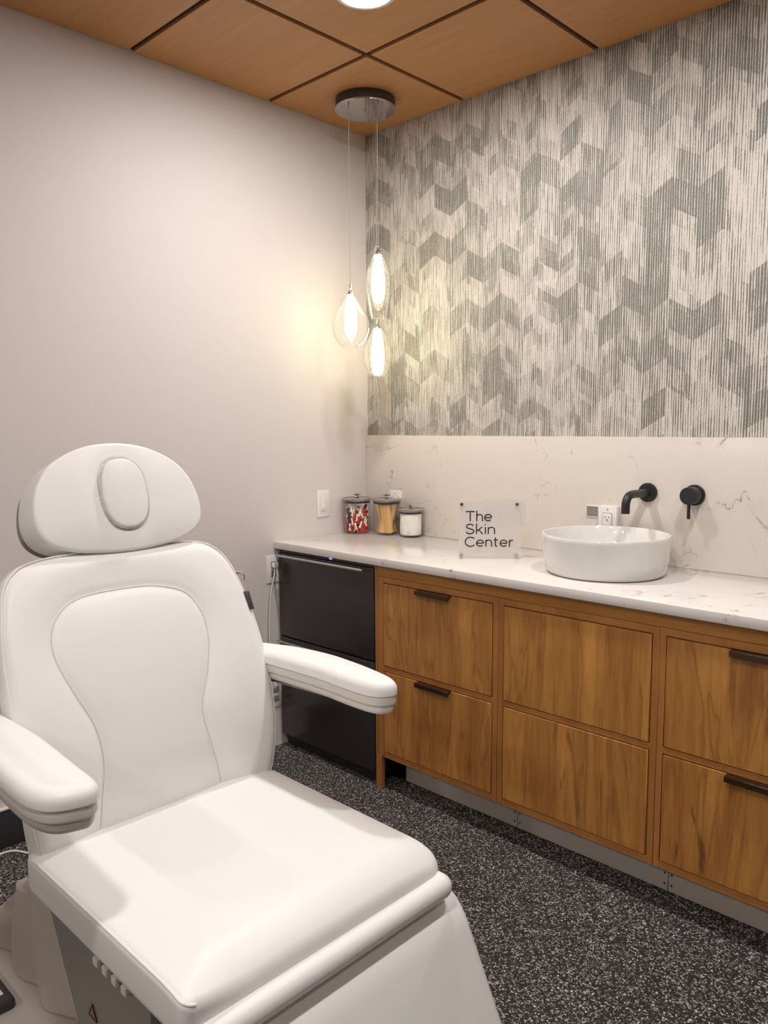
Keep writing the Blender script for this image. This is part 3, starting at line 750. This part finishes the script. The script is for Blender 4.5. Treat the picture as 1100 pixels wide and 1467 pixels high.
# seat
ST = .566
def rrect(x0, x1, y0, y1, r4, n=8):
    out = []
    for (cx, cy, a0), r in zip(((x1, y0, -90), (x1, y1, 0), (x0, y1, 90), (x0, y0, 180)), r4):
        cx += -r if cx == x1 else r; cy += -r if cy == y1 else r
        for i in range(n+1):
            a = math.radians(a0+90*i/n); out.append((cx+r*math.cos(a), cy+r*math.sin(a)))
    # subdivide the long sides
    res = []
    for i in range(len(out)):
        p, q = Vector(out[i]), Vector(out[(i+1) % len(out)]); L = (q-p).length; k = max(1, int(L/.02))
        for j in range(k): res.append(tuple(p.lerp(q, j/k)))
    return res
so_ = rrect(1.10, 1.722, YC-.309, YC+.309, (.022, .045, .05, .05))
def hseat(x_, y_):
    e = max(0, (x_-1.63)/.09); a = max(0, (y_-YC)/.3); k = max(0, min(1, (y_-YC+.31)/.12))
    return -.034*e**2.2*(.25+.75*k)-.018*a**5-.010*max(0, (1.17-x_)/.07)**2
ms = lambda a, b_, h: Vector((a-(.010*max(0, (a-1.6)/.14)*max(0, -h/.1)), b_, ST+h))
b = bmesh.new(); cushion(b, so_, .084, .016, .02, .012, ms, hseat, rings=26)
seat = obj('seat', b, M['vinyl'], ch, angle=80)
b = bmesh.new(); rc = ring_curve(so_, .004, -.0045, ms)
tube(b, [p+Vector((0, 0, hseat(p.x, p.y))) for p in sorted(rc, key=lambda p: p.x+p.y) if p.y < YC-.286 and p.x > 1.13] , .0022, 6)
obj('piping', b, M['vinyl'], seat)
# rolled edge beneath the seat front
b = bmesh.new(); ro = rrect(1.45, 1.748, YC-.30, YC+.305, (.03, .028, .03, .03))
cushion(b, ro, .046, .022, .022, 0, lambda a, b_, h: Vector((a, b_, .5095+h)), rings=6); obj('seat_front_roll', b, M['vinyl'], ch, angle=80)
# leg rest
lt = math.radians(64); ld_ = Vector((math.cos(lt), 0, -math.sin(lt))); ln_ = Vector((math.sin(lt), 0, math.cos(lt)))
LP = Vector((1.730, YC, .490))
def ml(a, b_, h):
    # b_ runs down from the knee; bend back over the knee at the top
    k = max(0, .09-b_); bend = -(k**2)*4.5
    return LP+ld_*b_+Vector((0, a, 0))+ln_*(h+bend-.012)
lo_ = rrect(0, .44, -.305, .342, (.05, .06, .042, .045))
b = bmesh.new(); cushion(b, lo_, .07, .028, .02, .010, lambda a, b_, h: ml(b_, a, h), rings=24); lr = obj('leg_rest', b, M['vinyl'], ch, angle=80)

# armrests
def armrest(outline, sgn_, zt, ax):
    outline = [(p[0]-.022*max(0, (p[0]-1.2)/.35), p[1]) for p in outline]
    P = [tuple(p) for p in crv(outline, 6, True)]
    droop = lambda x_: -.02*max(0, (1.08-x_)/.15)**2
    ma = lambda a, b_, h: Vector((a, b_, zt+h+droop(a)))
    b = bmesh.new(); cushion(b, P, .032, .020, .004, .006, ma, rings=10, axis=ax); arm = obj('armrest', b, M['vinyl'], ch, angle=80)
    cx = sum(p[0] for p in P)/len(P); cy = sum(p[1] for p in P)/len(P)
    b = bmesh.new(); Q = inset2d([Vector(p) for p in P] if area2d([Vector(p) for p in P]) > 0 else [Vector(p) for p in reversed(P)], .003); Q = [tuple(q) for q in Q]
    cushion(b, Q, .022, .002, .006, 0, lambda a, b_, h: ma(a, b_, h-.0325), rings=6, seg=4); obj('trim_band', b, M['shell'], arm, angle=60)
    Q2 = [tuple(q) for q in inset2d([Vector(p) for p in Q], .005)]
    b = bmesh.new(); cushion(b, Q2, .022, .002, .016, 0, lambda a, b_, h: ma(a, b_, h-.0545)+Vector((0, 0, 0)), rings=8, seg=6); obj('underside_shell', b, M['shell'], arm, angle=60)
    yb = YC+sgn_*.275
    b = bmesh.new(); ys = (cy+.035*sgn_ if False else cy)
    box(b, .985, 1.055, min(yb, ys), max(yb, ys)+.0, zt-.115, zt-.052, .012, 3); obj('armrest_bracket', b, M['shell'], ch)
RZ = .852
armrest([(1.552, -1.425), (1.549, -1.450), (1.530, -1.470), (1.490, -1.480), (1.42, -1.480), (1.33, -1.476), (1.24, -1.479), (1.13, -1.486), (1.05, -1.500), (1.00, -1.505), (.97, -1.49), (.965, -1.465), (.99, -1.445), (1.04, -1.428), (1.09, -1.408), (1.15, -1.388), (1.262, -1.374), (1.358, -1.378), (1.444, -1.388), (1.515, -1.402)], 1, RZ, [(1.04, -1.462), (1.10, -1.446), (1.16, -1.434), (1.26, -1.427), (1.38, -1.430), (1.47, -1.436)])
armrest([(1.549, -2.140), (1.542, -2.118), (1.515, -2.106), (1.44, -2.102), (1.36, -2.098), (1.27, -2.094), (1.20, -2.094), (1.11, -2.098), (1.04, -2.102), (.98, -2.108), (.955, -2.14), (.965, -2.18), (1.01, -2.200), (1.10, -2.206), (1.20, -2.206), (1.30, -2.206), (1.40, -2.210), (1.48, -2.207), (1.528, -2.186)], -1, RZ, [(1.02, -2.150), (1.20, -2.150), (1.40, -2.155), (1.475, -2.156)])

# underframe, lift cover, base
b = bmesh.new()
prism(b, [(1.00, .455), (1.69, .47), (1.67, .36), (1.60, .30), (1.56, .12), (1.19, .12), (1.06, .36)], lambda a, c: Vector((a, YC-.235, c)), lambda a, c: Vector((a, YC+.235, c)), .008)
uf = obj('underframe_cover', b, M['greyp'], ch)
b = bmesh.new(); box(b, 1.08, 1.70, YC-.275, YC+.275, .445, .472, .006); obj('seat_pan', b, M['greyp'], ch)
b = bmesh.new()
prism(b, [(.60, .12), (.70, .22), (.84, .345), (.90, .375), (1.01, .385), (1.05, .33), (1.16, .12)], lambda a, c: Vector((a, YC-.215, c)), lambda a, c: Vector((a, YC+.215, c)), .02)
lc = obj('lift_cover', b, M['taupe'], ch)
for (ta, tb, ba, bb, zt_) in ((.70, .80, .60, .78, .225), (.80, .885, .76, .96, .325), (.885, .97, .93, 1.09, .365)):   # sculpted folds on the near side
    b = bmesh.new(); y0 = YC-.212; n_ = 10; rows = []
    for k in range(n_+1):
        t_ = k/n_; z_ = zt_+(.128-zt_)*t_; a_, c_ = ta+(ba-ta)*t_, tb+(bb-tb)*t_
        row_ = []
        for q_ in range(9):
            w_ = q_/8; bulge = .034*(math.sin(PI*w_)**.8)*(1-(1-t_)**3*.6) if w_ < .62 else .034*max(0, (1-w_)/.38)*.9*(1-(1-t_)**3*.6)
            row_.append(b.verts.new((a_+(c_-a_)*w_, y0-bulge, z_)))
        rows.append(row_)
    for r0, r1 in zip(rows, rows[1:]):
        for q_ in range(8): b.faces.new((r0[q_], r0[q_+1], r1[q_+1], r1[q_]))
    back = [b.verts.new((v_.co.x, YC-.19, v_.co.z)) for v_ in (rows[0][0], rows[0][-1], rows[-1][-1], rows[-1][0])]
    b.faces.new(rows[0]+[back[1], back[0]]); b.faces.new(rows[-1][::-1]+[back[3], back[2]])
    obj('fold', b, M['taupe'], lc, angle=50)
b = bmesh.new(); bo = rrect(.52, 1.72, YC-.52, YC+.235, (.08, .08, .08, .08))
cushion(b, bo, .10, .03, .005, .0, lambda a, b_, h: Vector((a, b_, .125+h)), rings=6); bs = obj('base', b, M['taupe'], ch)
b = bmesh.new(); box(b, .56, .962, YC-.50, YC-.285, .124, .150, .010, 3); pd = obj('pedal_pad', b, M['darkp'], ch)
b = bmesh.new(); box(b, .895, .932, YC-.326, YC-.302, .1502, .1512, .0002, 1); ic = obj('icon_plate', b, M['white'], pd)
b = bmesh.new()
box(b, .902, .906, YC-.321, YC-.307, .1512, .1518); box(b, .902, .924, YC-.3105, YC-.307, .1512, .1518); obj('icon', b, M['slit'], ic, smooth=False)
b = bmesh.new(); tr = [(0, 0), (.034, 0), (.017, .030)]
prism(b, tr, lambda a, c: Vector((1.225+a, YC-.2362, .228+c)), lambda a, c: Vector((1.215+a, YC-.2350, .228+c))); sk_ = obj('warning_sticker', b, M['orange_sticker'], uf, smooth=False)
sk_['label'] = 'small brown triangular warning sticker'
b = bmesh.new(); tube(b, [Vector((1.225+a, YC-.2368, .228+c)) for a, c in tr], .0012, 5, True); obj('sticker_border', b, M['slit'], sk_, smooth=False)
# coiled connector under the near edge of the seat
b = bmesh.new(); N_ = 120
tube(b, [Vector((1.345+.135*i/N_, YC-.262+.010*math.cos(2*PI*5*i/N_), .432+.010*math.sin(2*PI*5*i/N_))) for i in range(N_+1)], .0034, 8)
obj('coiled_cord', b, M['greyp'], ch)
for i in range(4):
    b = bmesh.new(); x0 = 1.352+i*.036; box(b, x0, x0+.018, YC-.281, YC-.268, .425, .441, .002); obj('cord_clip', b, M['white'], ch)
b = bmesh.new(); box(b, 1.32, 1.40, YC-.258, YC-.236, .405, .425, .006, 3); obj('cord_holder', b, M['slit'], ch)
b = bmesh.new(); box(b, 1.54, 1.64, YC-.270, YC-.236, .385, .435, .006, 3); obj('control_box', b, M['darkp'], ch)

# ------------------------------------------------------------------ camera and world
cam = bpy.data.cameras.new('camera'); co_ = bpy.data.objects.new('camera', cam); COL.objects.link(co_)
yaw, pitch, roll, fpx = .7714895, -.1105048, -.0058226, 1120.5757
f = Vector((-math.sin(yaw)*math.cos(pitch), math.cos(yaw)*math.cos(pitch), math.sin(pitch)))
r = Vector((math.cos(yaw), math.sin(yaw), 0)); u_ = r.cross(f)
r2 = r*math.cos(roll)+u_*math.sin(roll); u2 = -r*math.sin(roll)+u_*math.cos(roll)
mw = Matrix((r2, u2, -f)).transposed().to_4x4(); mw.translation = (2.68814, -2.65480, 1.41874); co_.matrix_world = mw
cam.sensor_fit = 'VERTICAL'; cam.sensor_height = 36; cam.lens = fpx/1467*36; cam.clip_start = .02
S.camera = co_
wd = bpy.data.worlds.new('world'); S.world = wd; wd.use_nodes = True
wd.node_tree.nodes['Background'].inputs[0].default_value = (.9, .85, .8, 1); wd.node_tree.nodes['Background'].inputs[1].default_value = .2
vs = S.view_settings; S.display_settings.display_device = 'sRGB'; vs.view_transform = 'Standard'; vs.look = 'None'; vs.gamma = 1; vs.use_curve_mapping = False
vs.exposure = -0.13
